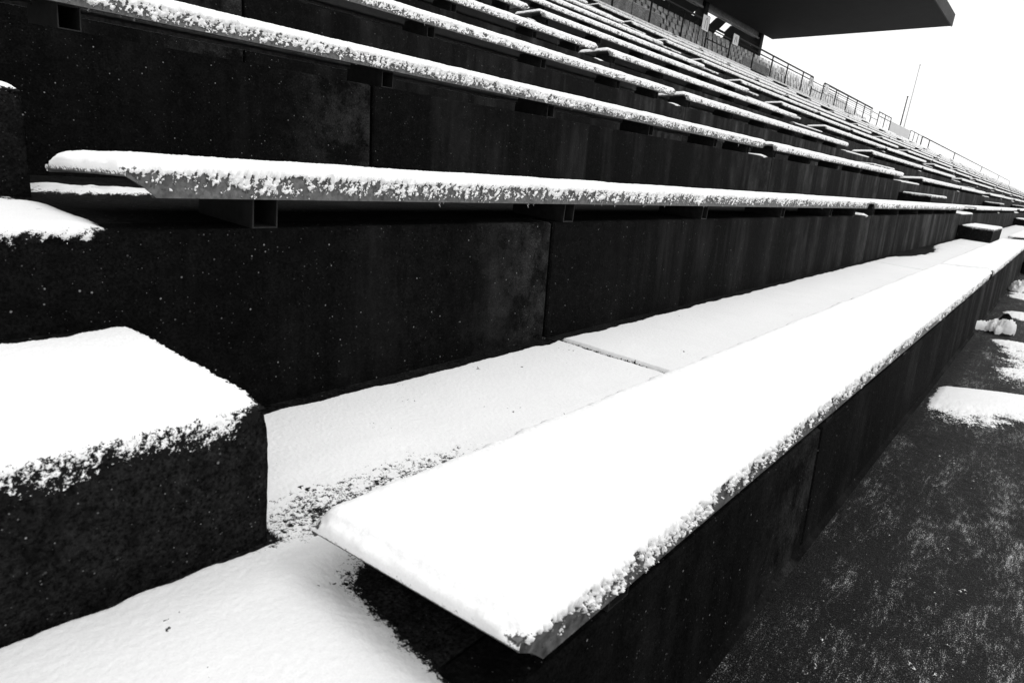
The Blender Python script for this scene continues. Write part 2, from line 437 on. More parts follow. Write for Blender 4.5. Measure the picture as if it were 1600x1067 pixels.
def riser_block_mesh():
    mb = MB(); a, b = 0.008, 0.054; h1 = LIPH - 0.0035 - 0.045 * TILT - 0.002; h2 = LIPH - 0.0035 - 0.25 * TILT - 0.002
    mb.poly([(a, .045, 0), (b, .045, 0), (b, .25, 0), (a, .25, 0), (a, .045, h1), (b, .045, h1), (b, .25, h2), (a, .25, h2)], [(0, 3, 2, 1), (4, 5, 6, 7), (0, 1, 5, 4), (1, 2, 6, 5), (2, 3, 7, 6), (3, 0, 4, 7)])
    return mb.mesh("packer", M_TUBE)
BRK = bracket_mesh(); PCK = riser_block_mesh()
LA, LB = BENCH_A[1] - BENCH_A[0], BENCH_B[1] - BENCH_B[0]
META, METB = bench_metal(LA, 0), bench_metal(LB, 0)
BRX_A = [0.27, 1.475, 2.665, 3.86, 4.98, 5.72]; BRX_B = [0.16, 1.35, 2.54, 3.73, 4.92, 6.12]
def screw_mesh():
    mb = MB(); v = []; n = 10
    for i, (r, d) in enumerate([(0.0, -0.0024), (0.0028, -0.0022), (0.0052, -0.0009), (0.0055, 0.001)]):
        for j in range(n): v.append((r * math.cos(2 * math.pi * j / n), d, r * math.sin(2 * math.pi * j / n)))
    f = [(i * n + j, i * n + (j + 1) % n, i * n + n + (j + 1) % n, i * n + n + j) for i in range(3) for j in range(n)]
    mb.poly(v, f); return mb.mesh("screw", M_METAL, True)
SCREW = screw_mesh()
def icicle_mesh(L, seed):
    rnd = random.Random(seed); mb = MB()
    pts = [(rnd.uniform(-.0008, .0008) * i, 0, -L * i / 5) for i in range(6)]
    mb.tube(pts, 0.0026, 7, True, 0.0009); return mb.mesh("icicle", M_ICE, True)
ICIC = [icicle_mesh(l, i) for i, l in enumerate((0.006, 0.010, 0.016, 0.026))]

def lod_grid(L, dx, dy, lipstep):
    e = min(0.03, dx)
    A = np.concatenate([arr(-0.010, 0.06, min(dx, 0.008)), arr(0.06, L - 0.06, dx)[1:], arr(L - 0.06, L + 0.010, min(dx, 0.008))[1:]])
    B = np.concatenate([arr(-LIPH + 0.001, 0.0, lipstep)[:-1], arr(0.0, 0.04, min(dy, lipstep * 1.3))[:-1], arr(0.04, BW - 0.04, dy)[:-1], arr(BW - 0.04, BW, min(dy, 0.01))[:-1], arr(BW, BW + 0.016, 0.005)])
    return A, B
_cache = {}
def shared_snow(L, lod, var):
    key = (L, lod, var)
    if key in _cache: return _cache[key]
    dx, dy, ls = ((0.012, 0.02, 0.0055), (0.03, 0.04, 0.01), (0.15, 0.09, 0.017))[lod]
    A, B = lod_grid(L, dx, dy, ls)
    P, keep, t = bench_snow(0, L, 0, 0, A, B, 40 + var * 13 + lod, var * 37.0)
    me = grid_mesh("snow_cap", P, M_SNOWL if lod == 0 else M_SNOW, keep, dep=t if lod == 0 else None)
    _cache[key] = me; return me

def near_snow(k, x0, x1, f, lo):
    y0 = wy(k) - OVER; z = zt(k) + LIPZ + LIPH
    A = np.concatenate([[x0 - 0.010, x0 - 0.006, x0 - 0.003], xs_adapt(x0, x1, y0, f, lo), [x1 + 0.003, x1 + 0.006, x1 + 0.010]])
    ls = max(0.0015, f * math.hypot(x0 + 0.4, y0) * 0.75)
    ty = 0.004 if k < 2 else 0.01
    B = np.concatenate([arr(-LIPH + 0.001, 0.0, ls)[:-1], arr(0.0, 0.05, ls * 1.3)[:-1], arr(0.05, BW - 0.05, ty)[:-1], arr(BW - 0.05, BW, 0.004)[:-1], arr(BW, BW + 0.016, 0.004)]) + y0
    P, keep, t = bench_snow(x0, x1, y0, z, A, B, 3 + k * 5, 0, cov0=(-0.0014, -0.0004, 0.0018, 0.003)[k - 1] + (0.002 if x0 > 3 else 0))
    P = P - np.array([x0, y0, z])
    return grid_mesh("snow_cap", P, M_SNOWL, keep, dep=t)

POS_A = ["beside the near stair aisle", "just past the first far stair aisle", "just past the second far stair aisle"]
def bench_label(k, n, half):
    r = "lowest row" if k == 1 else ("topmost row" if k == NROW else "%s row up" % ORD[k - 1])
    blk = "nearest" if n == 0 else ORD[n]
    h = "near half" if half == 0 else "far half"
    return "snow-capped metal bench in the %s, %s of the %s seating block" % (r, h, blk)
far = MB()
for k in range(1, NROW + 1):
    y0 = wy(k) - OVER; z = zt(k) + LIPZ + LIPH
    for n in range(0, 14):
        for half in (0, 1):
            x0, x1 = (BENCH_A, BENCH_B)[half]; x0 += PER * n; x1 += PER * n; L = x1 - x0
            if x0 > 165:
                far.box(x0, x1, y0, y0 + BW, z - LIPH, z); continue
            b = empty("bench", (x0 + (0.014 if (k == 2 and n == 0 and half == 0) else 0), y0, z))
            tag(b, bench_label(k, n, half), "bench", "snow-covered benches of the stand")
            link("seat_plank", META if half == 0 else METB, b).rotation_euler.x = -TILT
            if n == 0 and half == 0 and k <= 4: me = near_snow(k, x0, x1, 0.0016 if k <= 2 else 0.0019, 0.0016)
            elif n == 0 and half == 1 and k <= 3: me = near_snow(k, x0, x1, 0.0016, 0.004)
            else:
                lod = 0 if x0 < 16 else (1 if x0 < 60 else 2)
                me = shared_snow(L, lod, 1 + (k + n) % (3 if lod == 0 else 2))
            link("snow_cap", me, b).rotation_euler.x = -TILT
            if x0 < 40:
                for bx in (BRX_A if half == 0 else BRX_B):
                    br = link("bracket", BRK, b, (bx, 0, -LIPH - LIPZ))
                    if x0 < 10: link("packer", PCK, br, (0, 0, LIPZ))
            else:
                # far brackets are too small to pick apart
                if half not in _cache:
                    q = MB()
                    for bx in (BRX_A if half == 0 else BRX_B): q.box(bx, bx + 0.062, 0.026, 0.36, -LIPZ - LIPH, -0.02)
                    _cache[half] = q.mesh("brackets", M_TUBE)
                tag(link("bracket", _cache[half], b), kind='stuff')
            if k <= 4 and n == 0:
                rnd = random.Random(k * 10 + half)
                for i in range(6 if half == 0 else 0):
                    link("screw", SCREW, b, (0.118 + i * 1.19, -0.0006, -0.030))
                for i in range(16 if half == 0 else 8):
                    link("icicle", ICIC[min(3, int(abs(rnd.gauss(0, 1.3))))], b, (rnd.uniform(0.3, L - 0.1), rnd.choice((0.002, 0.006)), -LIPH + 0.001))
o = link("bench", far.mesh("far_benches", M_SNOW)); tag(o, "distant run of snowy benches at the far end of the stand", "benches", kind='stuff')

# ------------------------------------------------------------------ half-step blocks in the aisles
BLK_D, BLK_H = 0.516, 0.233
def block_mesh(L, step=0.0125, seed=0, fine=True):
    """rounded, slightly broken concrete block, origin at its front left foot"""
    H = BLK_H
    if not fine:
        mb = MB(); mb.box(0, L, 0, BLK_D, 0, H, 0.012); return mb.mesh("step_block", M_BLOCK)
    A = np.concatenate([arr(-H, 0, step)[:-1], arr(0, L, step), arr(L, L + H, step)[1:]])
    B = np.concatenate([arr(-H, 0, step)[:-1], arr(0, BLK_D, step)])
    def T(a, b, ex, ey):
        d = np.maximum(np.maximum(-a, a - L), -b)            # distance past the edge
        ed = np.abs(d)
        cx = np.maximum(np.maximum(-a, a - L), -1) ; cy = -b
        r = 0.012
        q = -r * 0.42 * np.clip(1 - ed / r, 0, 1) ** 1.5
        corner = np.exp(-((a - L) ** 2 + (b) ** 2) / 0.0012) * 0.008
        return q - corner + 0.0018 * fbm(a, b, 0.02, 3, seed) + 0.0015 * fbm(a, b, 0.09, 2, seed + 4) - 0.005 * np.clip(fbm(a, b, 0.03, 2, seed + 8) - 0.35, 0, 1) * np.clip(1 - ed / 0.03, 0, 1) * 4
    P, t = shell(A, B, 0, L, 0, BLK_D, H, T, 0.012)
    # vertical folded edges: where both overflow collapse on the edge line
    a, b = np.meshgrid(A, B, indexing='ij')
    return grid_mesh("step_block", P, M_BLOCK, None)
def block_snow(L, da, db, seed, wx=0.0, pad=0.045):
    H = BLK_H
    A = np.concatenate([arr(-pad, 0, db)[:-1], da, arr(L, L + pad, db)[1:]]); B = np.concatenate([arr(-pad, 0.03, db)[:-1], arr(0.03, BLK_D, max(db, 0.004))])
    def T(a, b, ex, ey):
        din = np.minimum(np.minimum(a, L - a), b)
        e = np.maximum(ex, ey)
        q = np.clip(din / 0.045, 0, 1)
        cl = fbm(a + wx, b, 0.0085, 3, seed); fi = fbm(a + wx, b, 0.0036, 2, seed + 2)
        top = 0.003 + 0.013 * np.sqrt(np.clip(1 - (1 - q) ** 2, 0, 1)) + 0.003 * fbm(a + wx, b, 0.15, 3, seed + 3) + 0.0012 * fi
        side = 0.0042 + 0.0022 * cl + 0.002 * fi - 0.14 * e + 0.003 * fbm(a + wx, b, 0.07, 2, seed + 6)
        side = side - np.where(a > L, 0.006, 0)
        s = sstep(0, 0.014, din)
        t = np.where(e > 0, side, top * s + (0.0042 + 0.003 * cl + 0.002 * fi) * (1 - s))
        wall = sstep(BLK_D - 0.085, BLK_D - 0.045, b + 0.02 * fbm(a + wx, b, 0.06, 3, seed + 9)); t = t - wall * 0.03
        corner = np.exp(-((a - L) ** 2 + (b) ** 2) / 0.0018) * 0.008
        return np.maximum(t - corner, -0.004)
    P, t = shell(A, B, 0, L, 0, BLK_D, H, T, 0.010)
    return grid_mesh("snow_cap", P, M_SNOWB, t > -0.0039, dep=t)
BL = AISLES[0][1] - AISLES[0][0] - 0.012 + 0.005
BLKF = block_mesh(BL, 0.03, 0, False)
BSN = block_snow(BL, arr(0, BL, 0.03), 0.009, 81)
for n, (a0, a1) in enumerate(AISLES[:12]):
    for k in range(1, NROW + 1):
        o = empty("stair_block", (a0 + (0.014 if k == 2 else 0), wy(k + 1) - BLK_D, zt(k)))
        tag(o, "snow-topped concrete half-step block in the %s stair aisle, above the %s terrace step" % (("near" if n == 0 else ORD[n] if n > 1 else "next"), ORD[k - 1]),
            "step block", "half-step blocks in the stair aisles")
        near = n == 0 and k <= 2
        link("concrete_block", block_mesh(BL, 0.012, k * 3) if near else BLKF, o, (0, 0, -0.001))
        if near:
            da = np.concatenate([arr(0, BL - 0.75, 0.03)[:-1], arr(BL - 0.75, BL, 0.0019)])
            link("snow_cap", block_snow(BL, da, 0.0019, 60 + k), o)
        else: link("snow_cap", BSN, o)
    o = empty("stair_block", (a0, YW1 - BLK_D - BAT, 0))
    tag(o, "snow-topped concrete half-step block on the pavement at the foot of the %s stair aisle" % ("near" if n == 0 else ORD[n] if n > 1 else "next"), "step block", "half-step blocks in the stair aisles")
    if n > 0:
        link("concrete_block", BLKF, o, (0, 0, -0.001)).scale = (1, 1, 0.8)
        q = link("snow_cap", BSN, o); q.location.z = -BLK_H * 0.2
    else:
        link("concrete_block", BLKF, o, (0, 0, -0.001)).scale = (0.5, 1, 0.8)

# ------------------------------------------------------------------ snow lying on the treads
def tread_T(k, aisl, benches, wx, seed, fine=True):
    def T(a, b, ex, ey):
        yy = b - wy(k)
        xx = a + wx
        fi = fbm(xx, b, 0.009, 3, seed + 1) if fine else 0
        t = 0.017 + 0.0035 * fbm(xx, b, 0.30, 2, seed) + 0.0003 * fi + (0.0006 * vn(xx / 0.004, b / 0.004, seed) if fine else 0) + 0.0004 * (fbm(xx, b, 0.05, 2, seed + 3) if fine else 0)
        nz = 0.030 * fbm(xx, b, 0.09, 3, seed + 4)
        for (p, q) in benches:
            d1 = np.maximum(p + 0.005 - a, a - q - 0.02); d2 = yy - (0.37 if k == 1 else 0.50)
            d = 0.5 * (d1 + d2 + np.sqrt((d1 - d2) ** 2 + 0.11 ** 2)) - 0.006
            t = t - 0.034 * (1 - sstep(-0.06, 0.07, d + nz * 0.35))
        wl = 0.945 - BAT
        t = t - 0.05 * sstep(wl - 0.03, wl + 0.02, yy + nz * 0.5)
        for (p, q) in aisl:
            d = np.maximum(np.maximum(p - a, a - q), 1 - BLK_D - yy)
            t = t - 0.05 * (1 - sstep(-0.01, 0.022, d + nz * 0.4))
        # edge above the riser
        t = np.where(ey > 0, np.minimum(t - 0.012, 0.004) + 0.009 * fi - 0.30 * ey, t - 0.010 * (1 - sstep(0, 0.03, yy)))
        # slab joints
        jd = np.abs((a - JX[0] + 2.5) % 5.0 - 2.5)
        t = t - 0.04 * (1 - sstep(0.012, 0.024, jd + 0.002 * (fbm(xx, b, 0.02, 2, 9) if fine else 0)))
        if k == 2 and fine:
            rg = sstep(0.50, 0.56, yy) * (1 - sstep(0.66, 0.74, yy))
            t = np.where(yy > 0.3, t - (1 - rg * (1 - sstep(1.9, 2.6, a + 12 * nz))) * 0.026 * sstep(0.50, 0.60, a) - 0.008 * sstep(0.3, 0.5, a) + 0.016 * fbm(xx, b, 0.09, 3, 31) - 0.003, t)
        if k == 1: t = t - 0.03 * ((a > 6.60) & (a < 6.90) & (yy < 0.42))
        if k == 1 and fine:
            hf = vn(xx / 0.0045, b / 0.0038, 5) * 0.6 + vn(xx / 0.009, b / 0.007, 6) * 0.6
            # thin, half-melted place behind the end of the first bench and along its back
            r = np.hypot((a - 0.76) / 0.30, (b - 0.87) / 0.085)
            thin = 1 - sstep(0.20, 2.0, r + nz * 5)
            t = t - 0.0150 * thin + 0.0010 * hf * thin
            r = np.hypot((a - 9.3) / 1.6, (b - 1.32) / 0.22)
            t = t - 0.040 * (1 - sstep(0.5, 1.1, r + nz * 6))
            bk = np.abs(yy - 0.42)
            t = t - (0.0135 + 0.004 * fbm(xx, b, 0.2, 2, 41)) * (1 - sstep(0.0, 0.085, bk)) * sstep(0.60, 0.85, a) * (1 - 0.75 * sstep(1.2, 2.6, a)) 
        return np.maximum(t, -0.006)
    return T
def tread_snow(k, A, Bf, aisl, benches, seed, fine, name="snow_sheet"):
    y0 = wy(k)
    P, t = shell(A, Bf, A[0] - 1, A[-1] + 1, y0, y0 + 5, zt(k), tread_T(k, aisl, benches, 0.0, seed, fine), 0.006)
    if fine:
        a, b = np.meshgrid(A, Bf, indexing='ij'); t = t - 0.045 * np.clip(vn(a / 0.0065, b / 0.0055, 51) * 0.6 + vn(a / 0.07, b / 0.05, 52) * 0.5 - 0.60, 0, 1)
    return grid_mesh(name, P, M_SNOWT if fine else M_SNOWF, t > -0.0059, dep=t if fine else None)
allb = []
for n in range(0, 15): allb += [(BENCH_A[0] + PER * n, BENCH_A[1] + PER * n), (BENCH_B[0] + PER * n, BENCH_B[1] + PER * n)]
for k in range(1, 14):
    par = tag(empty("tread_snow", (0, 0, 0)), kind='stuff')
    y = wy(k)
    if k <= 2:
        A = np.concatenate([arr(-1.5, 0.0, 0.02)[:-1], arr(0.0, 0.5, 0.0032)[:-1], xs_adapt(0.5, 13.4, y, 0.0024 if k == 1 else 0.004, 0.0024)])
        B = np.concatenate([arr(-0.03, 0.0, 0.003)[:-1], arr(0.0, 0.97, 0.0030 if k == 1 else 0.006)]) + y
        sb = allb[:3]; sa = AISLES[:2]
        link("snow_sheet", tread_snow(k, A, B, sa, sb, 20 + k, True), par)
        x0 = 13.4
    else: x0 = -7.9
    A = arr(x0, 72 if k < 13 else 72, 0.045); B = np.concatenate([arr(-0.02, 0, 0.007)[:-1], arr(0.0, 0.97 if k < 13 else 0.88, 0.04)]) + y
    link("snow_sheet", tread_snow(k, A, B, AISLES[:6] if k < 13 else [], allb[:12] if k < 13 else [], 20 + k, False), par)
    mb = MB()
    yb = y + (BW + 0.03 if k < 13 else 0)
    mb.box(72, XMAX, yb, y + 0.93, zt(k), zt(k) + 0.015)
    if k < 13:
        for (p, q) in AISLES[5:]: mb.box(p, q, y + 0.002, yb - 0.002, zt(k), zt(k) + 0.016)
    link("snow_sheet", mb.mesh("far_snow", M_SNOWF), par)

# ------------------------------------------------------------------ snow on the pavement
def ground_T(a, b, ex, ey):
    t = -0.0042 + 0.0026 * fbm(a * 0.8, b * 1.6, 0.22, 4, 71)
    wind = fbm(a * 0.55 + b * 0.4, b * 1.5, 0.020, 3, 73)
    fi = fbm(a * 0.7, b, 0.0085, 2, 75)
    t = t + 0.0040 * wind + 0.0046 * fi
    t = t + 0.0012 * sstep(0.2, -0.5, b) 
    n = fbm(a, b, 0.22, 3, 77) * 0.12
    def patch(cx, cy, rx, ry, h, p=1.0):
        r = np.hypot((a - cx) / rx, (b - cy) / ry)
        return h * (1 - sstep(0.55, 1.15, r + n * 2.2 * p))
    # drift with a crisp far edge across the pavement
    edge = a - (4.43 - (b - 0.3) * 0.75) + n * 0.25
    dr = (1 - sstep(-0.02, 0.015, edge)) * sstep(-0.80, -0.30, edge + n * 1.6 + 0.2 * (b + 0.1)) * (1 - sstep(0.26, 0.335, b + n * 0.2))
    t = t * (1 - 0.85 * dr) + 0.019 * dr
    t = t + 0.012 * sstep(0.0, 0.5, a - 4.8) * (1 - sstep(6.2, 6.6, a)) * (1 - sstep(-0.05, 0.20, b + n * 1.5))
    t = t + patch(6.45, -0.02, 0.20, 0.28, 0.016) + patch(8.3, 0.02, 0.4, 0.22, 0.016) + patch(10.2, 0.1, 0.55, 0.25, 0.015) + patch(11.9, 0.0, 0.5, 0.4, 0.015) + patch(7.3, -0.6, 0.7, 0.35, 0.013)
    t = t + patch(1.95, -0.32, 0.5, 0.12, 0.0035, 2) + patch(2.6, -0.45, 0.7, 0.25, 0.004, 2) + patch(3.2, -0.8, 0.8, 0.3, 0.004, 2)
    t = t - 0.004 * sstep(0.16, 0.34, b)
    return np.maximum(t, -0.0035)
A = xs_adapt(0.7, 14.0, 0.9, 0.0024, 0.0026); B = np.concatenate([arr(-1.8, -0.75, 0.02)[:-1], arr(-0.75, 0.338, 0.0036)])
P, t = shell(A, B, -5, 30, -5, 5, 0.0, ground_T)
o = tag(link("pavement_snow", grid_mesh("pavement_snow", P, M_SNOWG, t > -0.0034, dep=t)), kind='stuff')
A = arr(14.05, 70, 0.08); B = arr(-2.5, 0.3, 0.05)
P, t = shell(A, B, -5, 90, -5, 5, 0.0, lambda a, b, ex, ey: np.maximum(-0.001 + 0.016 * fbm(a, b, 0.9, 4, 5), -0.004))
tag(link("pavement_snow", grid_mesh("pavement_snow", P, M_SNOWG, t > -0.0039, dep=t)), kind='stuff')

# ------------------------------------------------------------------ crumpled film lying by the wall
def crumple(L, W, H, seed, nu=70, nv=44):
    u, v = np.meshgrid(np.linspace(0, 2 * np.pi, nu), np.linspace(0.02, np.pi / 2, nv), indexing='ij')
    r = 1 + 0.28 * vn(np.cos(u) * 1.6 + 5, np.sin(u) * 1.6 + seed)
    rid = 1 - np.abs(fbm(np.cos(u) * np.sin(v) * 1.0 + 3, np.sin(u) * np.sin(v) + 2, 0.55, 4, seed)) * 1.3
    X = L * np.sin(v) * np.cos(u) * r; Y = W * np.sin(v) * np.sin(u) * r
    Z = H * np.cos(v) ** 0.7 * (0.35 + 0.75 * rid) * (1.0 + 0.35 * np.cos(u + 0.7) * np.sin(v))
    P = np.stack([X, Y, Z], -1)
    P += (0.45 * H * (1 - 2 * np.abs(fbm(X * 9, Y * 9, 0.8, 4, seed + 2))) - 0.2 * H)[..., None] * np.array([0.5, 0.5, 1.0])
    P[..., 2] = np.maximum(P[..., 2], 0.001)
    return P
o = empty("crumpled_bag", (6.86, 0.20, 0.0))
tag(o, "crumpled white plastic bag dusted with snow, lying on the pavement against the lowest step", "litter")
o.rotation_euler = (0, 0, math.radians(-68))
link("bag_body", grid_mesh("bag_body", crumple(0.12, 0.08, 0.10, 3, 90, 50), M_FOIL, smooth=False), o)
link("bag_fold", grid_mesh("bag_fold", crumple(0.09, 0.07, 0.07, 8, 40, 24), M_SNOW, smooth=False), o, (-0.12, 0.05, 0))
o = empty("crumpled_bag", (10.55, 0.22, 0.0))
tag(o, "smaller crumpled white bag farther along the pavement, close to the wall foot", "litter")
link("bag_body", grid_mesh("bag_body", crumple(0.15, 0.10, 0.12, 13, 40, 24), M_FOIL, smooth=False), o)
o = empty("stone", (7.72, 0.19, 0.0)); tag(o, "small dark stone on the pavement beyond the crumpled bag", "stone")
link("stone_body", grid_mesh("stone_body", crumple(0.06, 0.045, 0.05, 17, 24, 14), M_BLOCK, smooth=False), o)

# ------------------------------------------------------------------ railings on the topmost step
YR, ZR = wy(13) + 0.05, zt(13) + 0.012
def railing(posts, label, top=1.0, mid=None, hoops=False, infill=None, r=0.034, thin=None):
    x0, x1 = posts[0], posts[-1]
    o = empty("railing", (x0, YR, ZR)); tag(o, label, "railing", "steel railings above the top bench row")
    for i, x in enumerate(posts):
        mb = MB(); mb.tube([(x - x0, 0, 0), (x - x0, 0, top - (0.06 if hoops and i in (0, len(posts) - 1) else 0.0))], r, 8)
        link("post", mb.mesh("post", M_STEEL, True), o)
    L = x1 - x0
    mb = MB()
    if hoops:
        c = 0.12
        pts = [(0, 0, top - c)] + [(c - c * math.cos(q), 0, top - c + c * math.sin(q)) for q in (0.5, 1.1)] + [(c, 0, top), (L - c, 0, top)] + [(L - c + c * math.sin(q), 0, top - c + c * math.cos(q)) for q in (0.5, 1.1)] + [(L, 0, top - c)]
    else: pts = [(0, 0, top), (L, 0, top)]
    mb.tube(pts, r * 1.1, 8); link("top_rail", mb.mesh("top_rail", M_STEEL, True), o)
    for m_ in (mid or []):
        mb = MB(); mb.tube([(0, 0.02, m_), (L, 0.02, m_)], r * 0.8, 6); link("mid_rail", mb.mesh("mid_rail", M_STEEL, True), o)
    for (xa, xb, st) in (infill or []):
        x = xa
        while x < xb:
            mb = MB(); mb.tube([(x - x0, 0, 0.06), (x - x0, 0, top)], 0.011, 5, False); link("baluster", mb.mesh("baluster", M_STEEL), o); x += st
    for m_ in (thin or []):
        mb = MB(); mb.tube([(0, 0.01, m_), (L, 0.01, m_)], 0.014, 5); link("wire", mb.mesh("wire", M_STEEL), o)
    return o
railing([14.6, 17.0, 19.4, 21.8, 24.2, 26.3], "dark steel railing in front of the grey seats, nearest of the railings", 1.0, [0.06], True, [(15.8, 26, 2.4)])
railing([28.65, 31.3, 33.7, 35.9, 38.4, 40.2], "dark steel railing under the end of the roof, white sign at each end", 1.0, [0.06, 0.82], True)
railing([42.3, 45.0, 47.7, 50.1, 52.3, 54.6], "dark steel railing with thin wires beyond the roof end", 1.0, [0.84, 0.06], True, [(43.2, 54, 2.3)], thin=[0.95, 0.72, 0.6, 0.48])
railing([56.8, 59.0, 61.1], "short dark railing just before the white boarded panel", 1.0, [0.74, 0.06], False, [(57.9, 61, 2.2)])
railing([69.76, 71.7, 73.7, 75.8], "dark railing with close posts just past the white boarded panel", 0.86, [0.05], False, r=0.03)
railing([76.0, 80.3, 99.6, 133.0, 167, 200.0], "thin dark fence with widely spaced posts at the far end of the stand", 0.86, [0.04], False, r=0.05)
for (xa, xb, lab) in ((26.3, 28.65, "short lower rail bridging the gap between the first two railings"), (40.2, 42.3, "short lower rail bridging the gap past the roof end"), (54.6, 56.8, "short lower rail bridging the gap before the boarded panel")):
    o = empty("gate_rail", (xa, YR, ZR)); tag(o, lab, "railing", "low rails across the gangways")
    for z_ in (0.80, 0.42):
        mb = MB(); mb.tube([(0.03, 0, z_), (xb - xa - 0.03, 0, z_)], 0.022, 6); link("rail", mb.mesh("rail", M_STEEL, True), o)

def sign(x, z, w_, h, lab, mark):
    o = empty("sign", (x, YR - 0.045, z)); tag(o, lab, "sign", "white signs on the railings")
    mb = MB(); mb.box(0, w_, 0, 0.008, 0, h, 0.0); link("board", mb.mesh("board", M_SIGN), o)
    mb = MB()
    for a in mark: mb.tube([(p * w_, -0.004, q * h) for p, q in a], 0.012, 5)
    link("mark", mb.mesh("mark", M_INK), o)
    mb = MB(); mb.tube([(0, 0.004, 0), (0, 0.004, h), (w_, 0.004, h), (w_, 0.004, 0), (0, 0.004, 0)], 0.014, 5); link("frame", mb.mesh("frame", M_STEEL), o)
arch = [[(0.42, 0.15), (0.42, 0.62), (0.5, 0.8), (0.62, 0.85), (0.72, 0.7), (0.72, 0.12)]]
arch2 = [[(0.3, 0.2), (0.42, 0.75), (0.6, 0.8), (0.62, 0.3)]]
sign(25.66, 5.96, 0.62, 0.34 + 0.2, "white sign with a faint grey outline on the end of the nearest railing", arch)
sign(28.7, 5.98, 0.62, 0.32 + 0.1, "white sign on the near end of the railing under the roof end", arch2)
sign(39.55, 5.85, 0.58, 0.42, "white sign on the far end of the railing under the roof end", arch2)
sign(42.45, 5.8, 0.75, 0.5, "white sign on the near end of the wired railing past the roof", arch2)
sign(54.05, 5.85, 0.5, 0.42, "white sign on the far end of the wired railing past the roof", arch2)
sign(35.0, 5.75, 0.4, 0.28, "small white sign low on the railing under the roof end", arch2)

o = empty("boarded_panel", (61.5, YR + 0.02, ZR - 0.01)); tag(o, "white snow-plastered board panel between two railings at the top of the stand", "barrier")
for i in range(4):
    mb = MB(); mb.box(i * 2.02, i * 2.02 + 2.0, 0, 0.04, 0, 0.80, 0.004); link("board", mb.mesh("board", M_PALE), o)
mb = MB(); mb.box(0, 8.06, -0.01, 0.06, 0.801, 0.83); link("snow_cap", mb.mesh("board_snow", M_SNOW), o)

# ------------------------------------------------------------------ seat rows behind the railings
upper = tag(empty("upper_terrace", (0, 0, 0)), kind='structure')
mb = MB(); mb.box(XMIN, XMAX, wy(13) + 0.905, 13.35, zt(13) - 0.2, zt(13) - 0.001); link("walkway", mb.mesh("walkway", M_SLAB), upper)
for i in range(4):
    mb = MB(); y = 13.36 + 0.8 * i; mb.box(12, 60.2, y, y + 0.795 if i < 3 else y + 1.6, zt(13) - 0.2, zt(13) + 0.03 + 0.50 * i); link("seat_step", mb.mesh("seat_step", M_UPPER), upper)
def seat_meshes():
    # one-piece shell: seat pan and back bent from one sheet
    prof = [(-0.02, 0.40), (0.0, 0.425), (0.18, 0.415), (0.33, 0.405), (0.39, 0.45), (0.42, 0.60), (0.45, 0.76), (0.455, 0.79)]
    A = []
    for i, (y, z) in enumerate(prof):
        wd = 0.215 if i not in (0, len(prof) - 1) else 0.18
        for j in range(5):
            s = (j - 2) / 2.0; lift = 0.022 * s * s
            A.append((s * wd, y - (lift if i > 3 else 0), z + (lift if i <= 3 else 0)))
    P = np.array(A).reshape(len(prof), 5, 3)
    Q = P + np.array([0, 0.014, -0.014])
    V = np.concatenate([P.reshape(-1, 3), Q.reshape(-1, 3)]); n = len(prof) * 5
    F = []
    for i in range(len(prof) - 1):
        for j in range(4):
            a = i * 5 + j; F.append((a, a + 1, a + 6, a + 5)); F.append((n + a, n + a + 5, n + a + 6, n + a + 1))
        F.append((i * 5, i * 5 + 5, n + i * 5 + 5, n + i * 5)); F.append((i * 5 + 4, n + i * 5 + 4, n + i * 5 + 9, i * 5 + 9))
    for j in range(4):
        F.append((j, n + j, n + j + 1, j + 1)); a = (len(prof) - 1) * 5 + j; F.append((a, a + 1, n + a + 1, n + a))
    sh = mesh_np("shell", V, F, M_SEAT, True)
    mb = MB(); mb.box(-0.03, 0.03, 0.12, 0.26, 0.0, 0.40); mb.box(-0.17, 0.17, 0.10, 0.28, 0.385, 0.402)
    return sh, mb.mesh("pedestal", M_STEEL)
def nth(n):
    return '%d%s' % (n, 'th' if 10 <= n % 100 <= 20 else {1: 'st', 2: 'nd', 3: 'rd'}.get(n % 10, 'th'))
SH, PD = seat_meshes()
for i in range(4):
    for j in range(74):
        x = 19.6 + 0.55 * j
        s = empty("stadium_seat", (x, 13.52 + 0.8 * i, zt(13) + 0.03 + 0.50 * i))
        tag(s, "grey bucket seat in the %s row behind the railings, %s from the far end" % (('front', 'second', 'third', 'back')[i], nth(74 - j)), "seat", "bucket seats behind the railings, %s row" % ('front', 'second', 'third', 'back')[i])
        link("shell", SH, s); link("pedestal", PD, s)
for (xa, xb, lab) in ((19.0, 23.6, "long grey barrier board behind the nearest railing"), (31.6, 34.6, "grey barrier board behind the railing under the roof end")):
    o = empty("barrier_board", (xa, 12.98, zt(13) + 0.02)); tag(o, lab, "barrier", "grey barrier boards")
    x = 0
    while x < xb - xa - 0.1:
        mb = MB(); mb.box(x, x + 1.14, 0, 0.03, 0, 0.62, 0.003); link("board", mb.mesh("board", M_UPPER), o); x += 1.15
    mb = MB(); mb.tube([(0, 0, 0.66), (xb - xa, 0, 0.66)], 0.02, 6); link("cap_rail", mb.mesh("cap_rail", M_PALE), o)

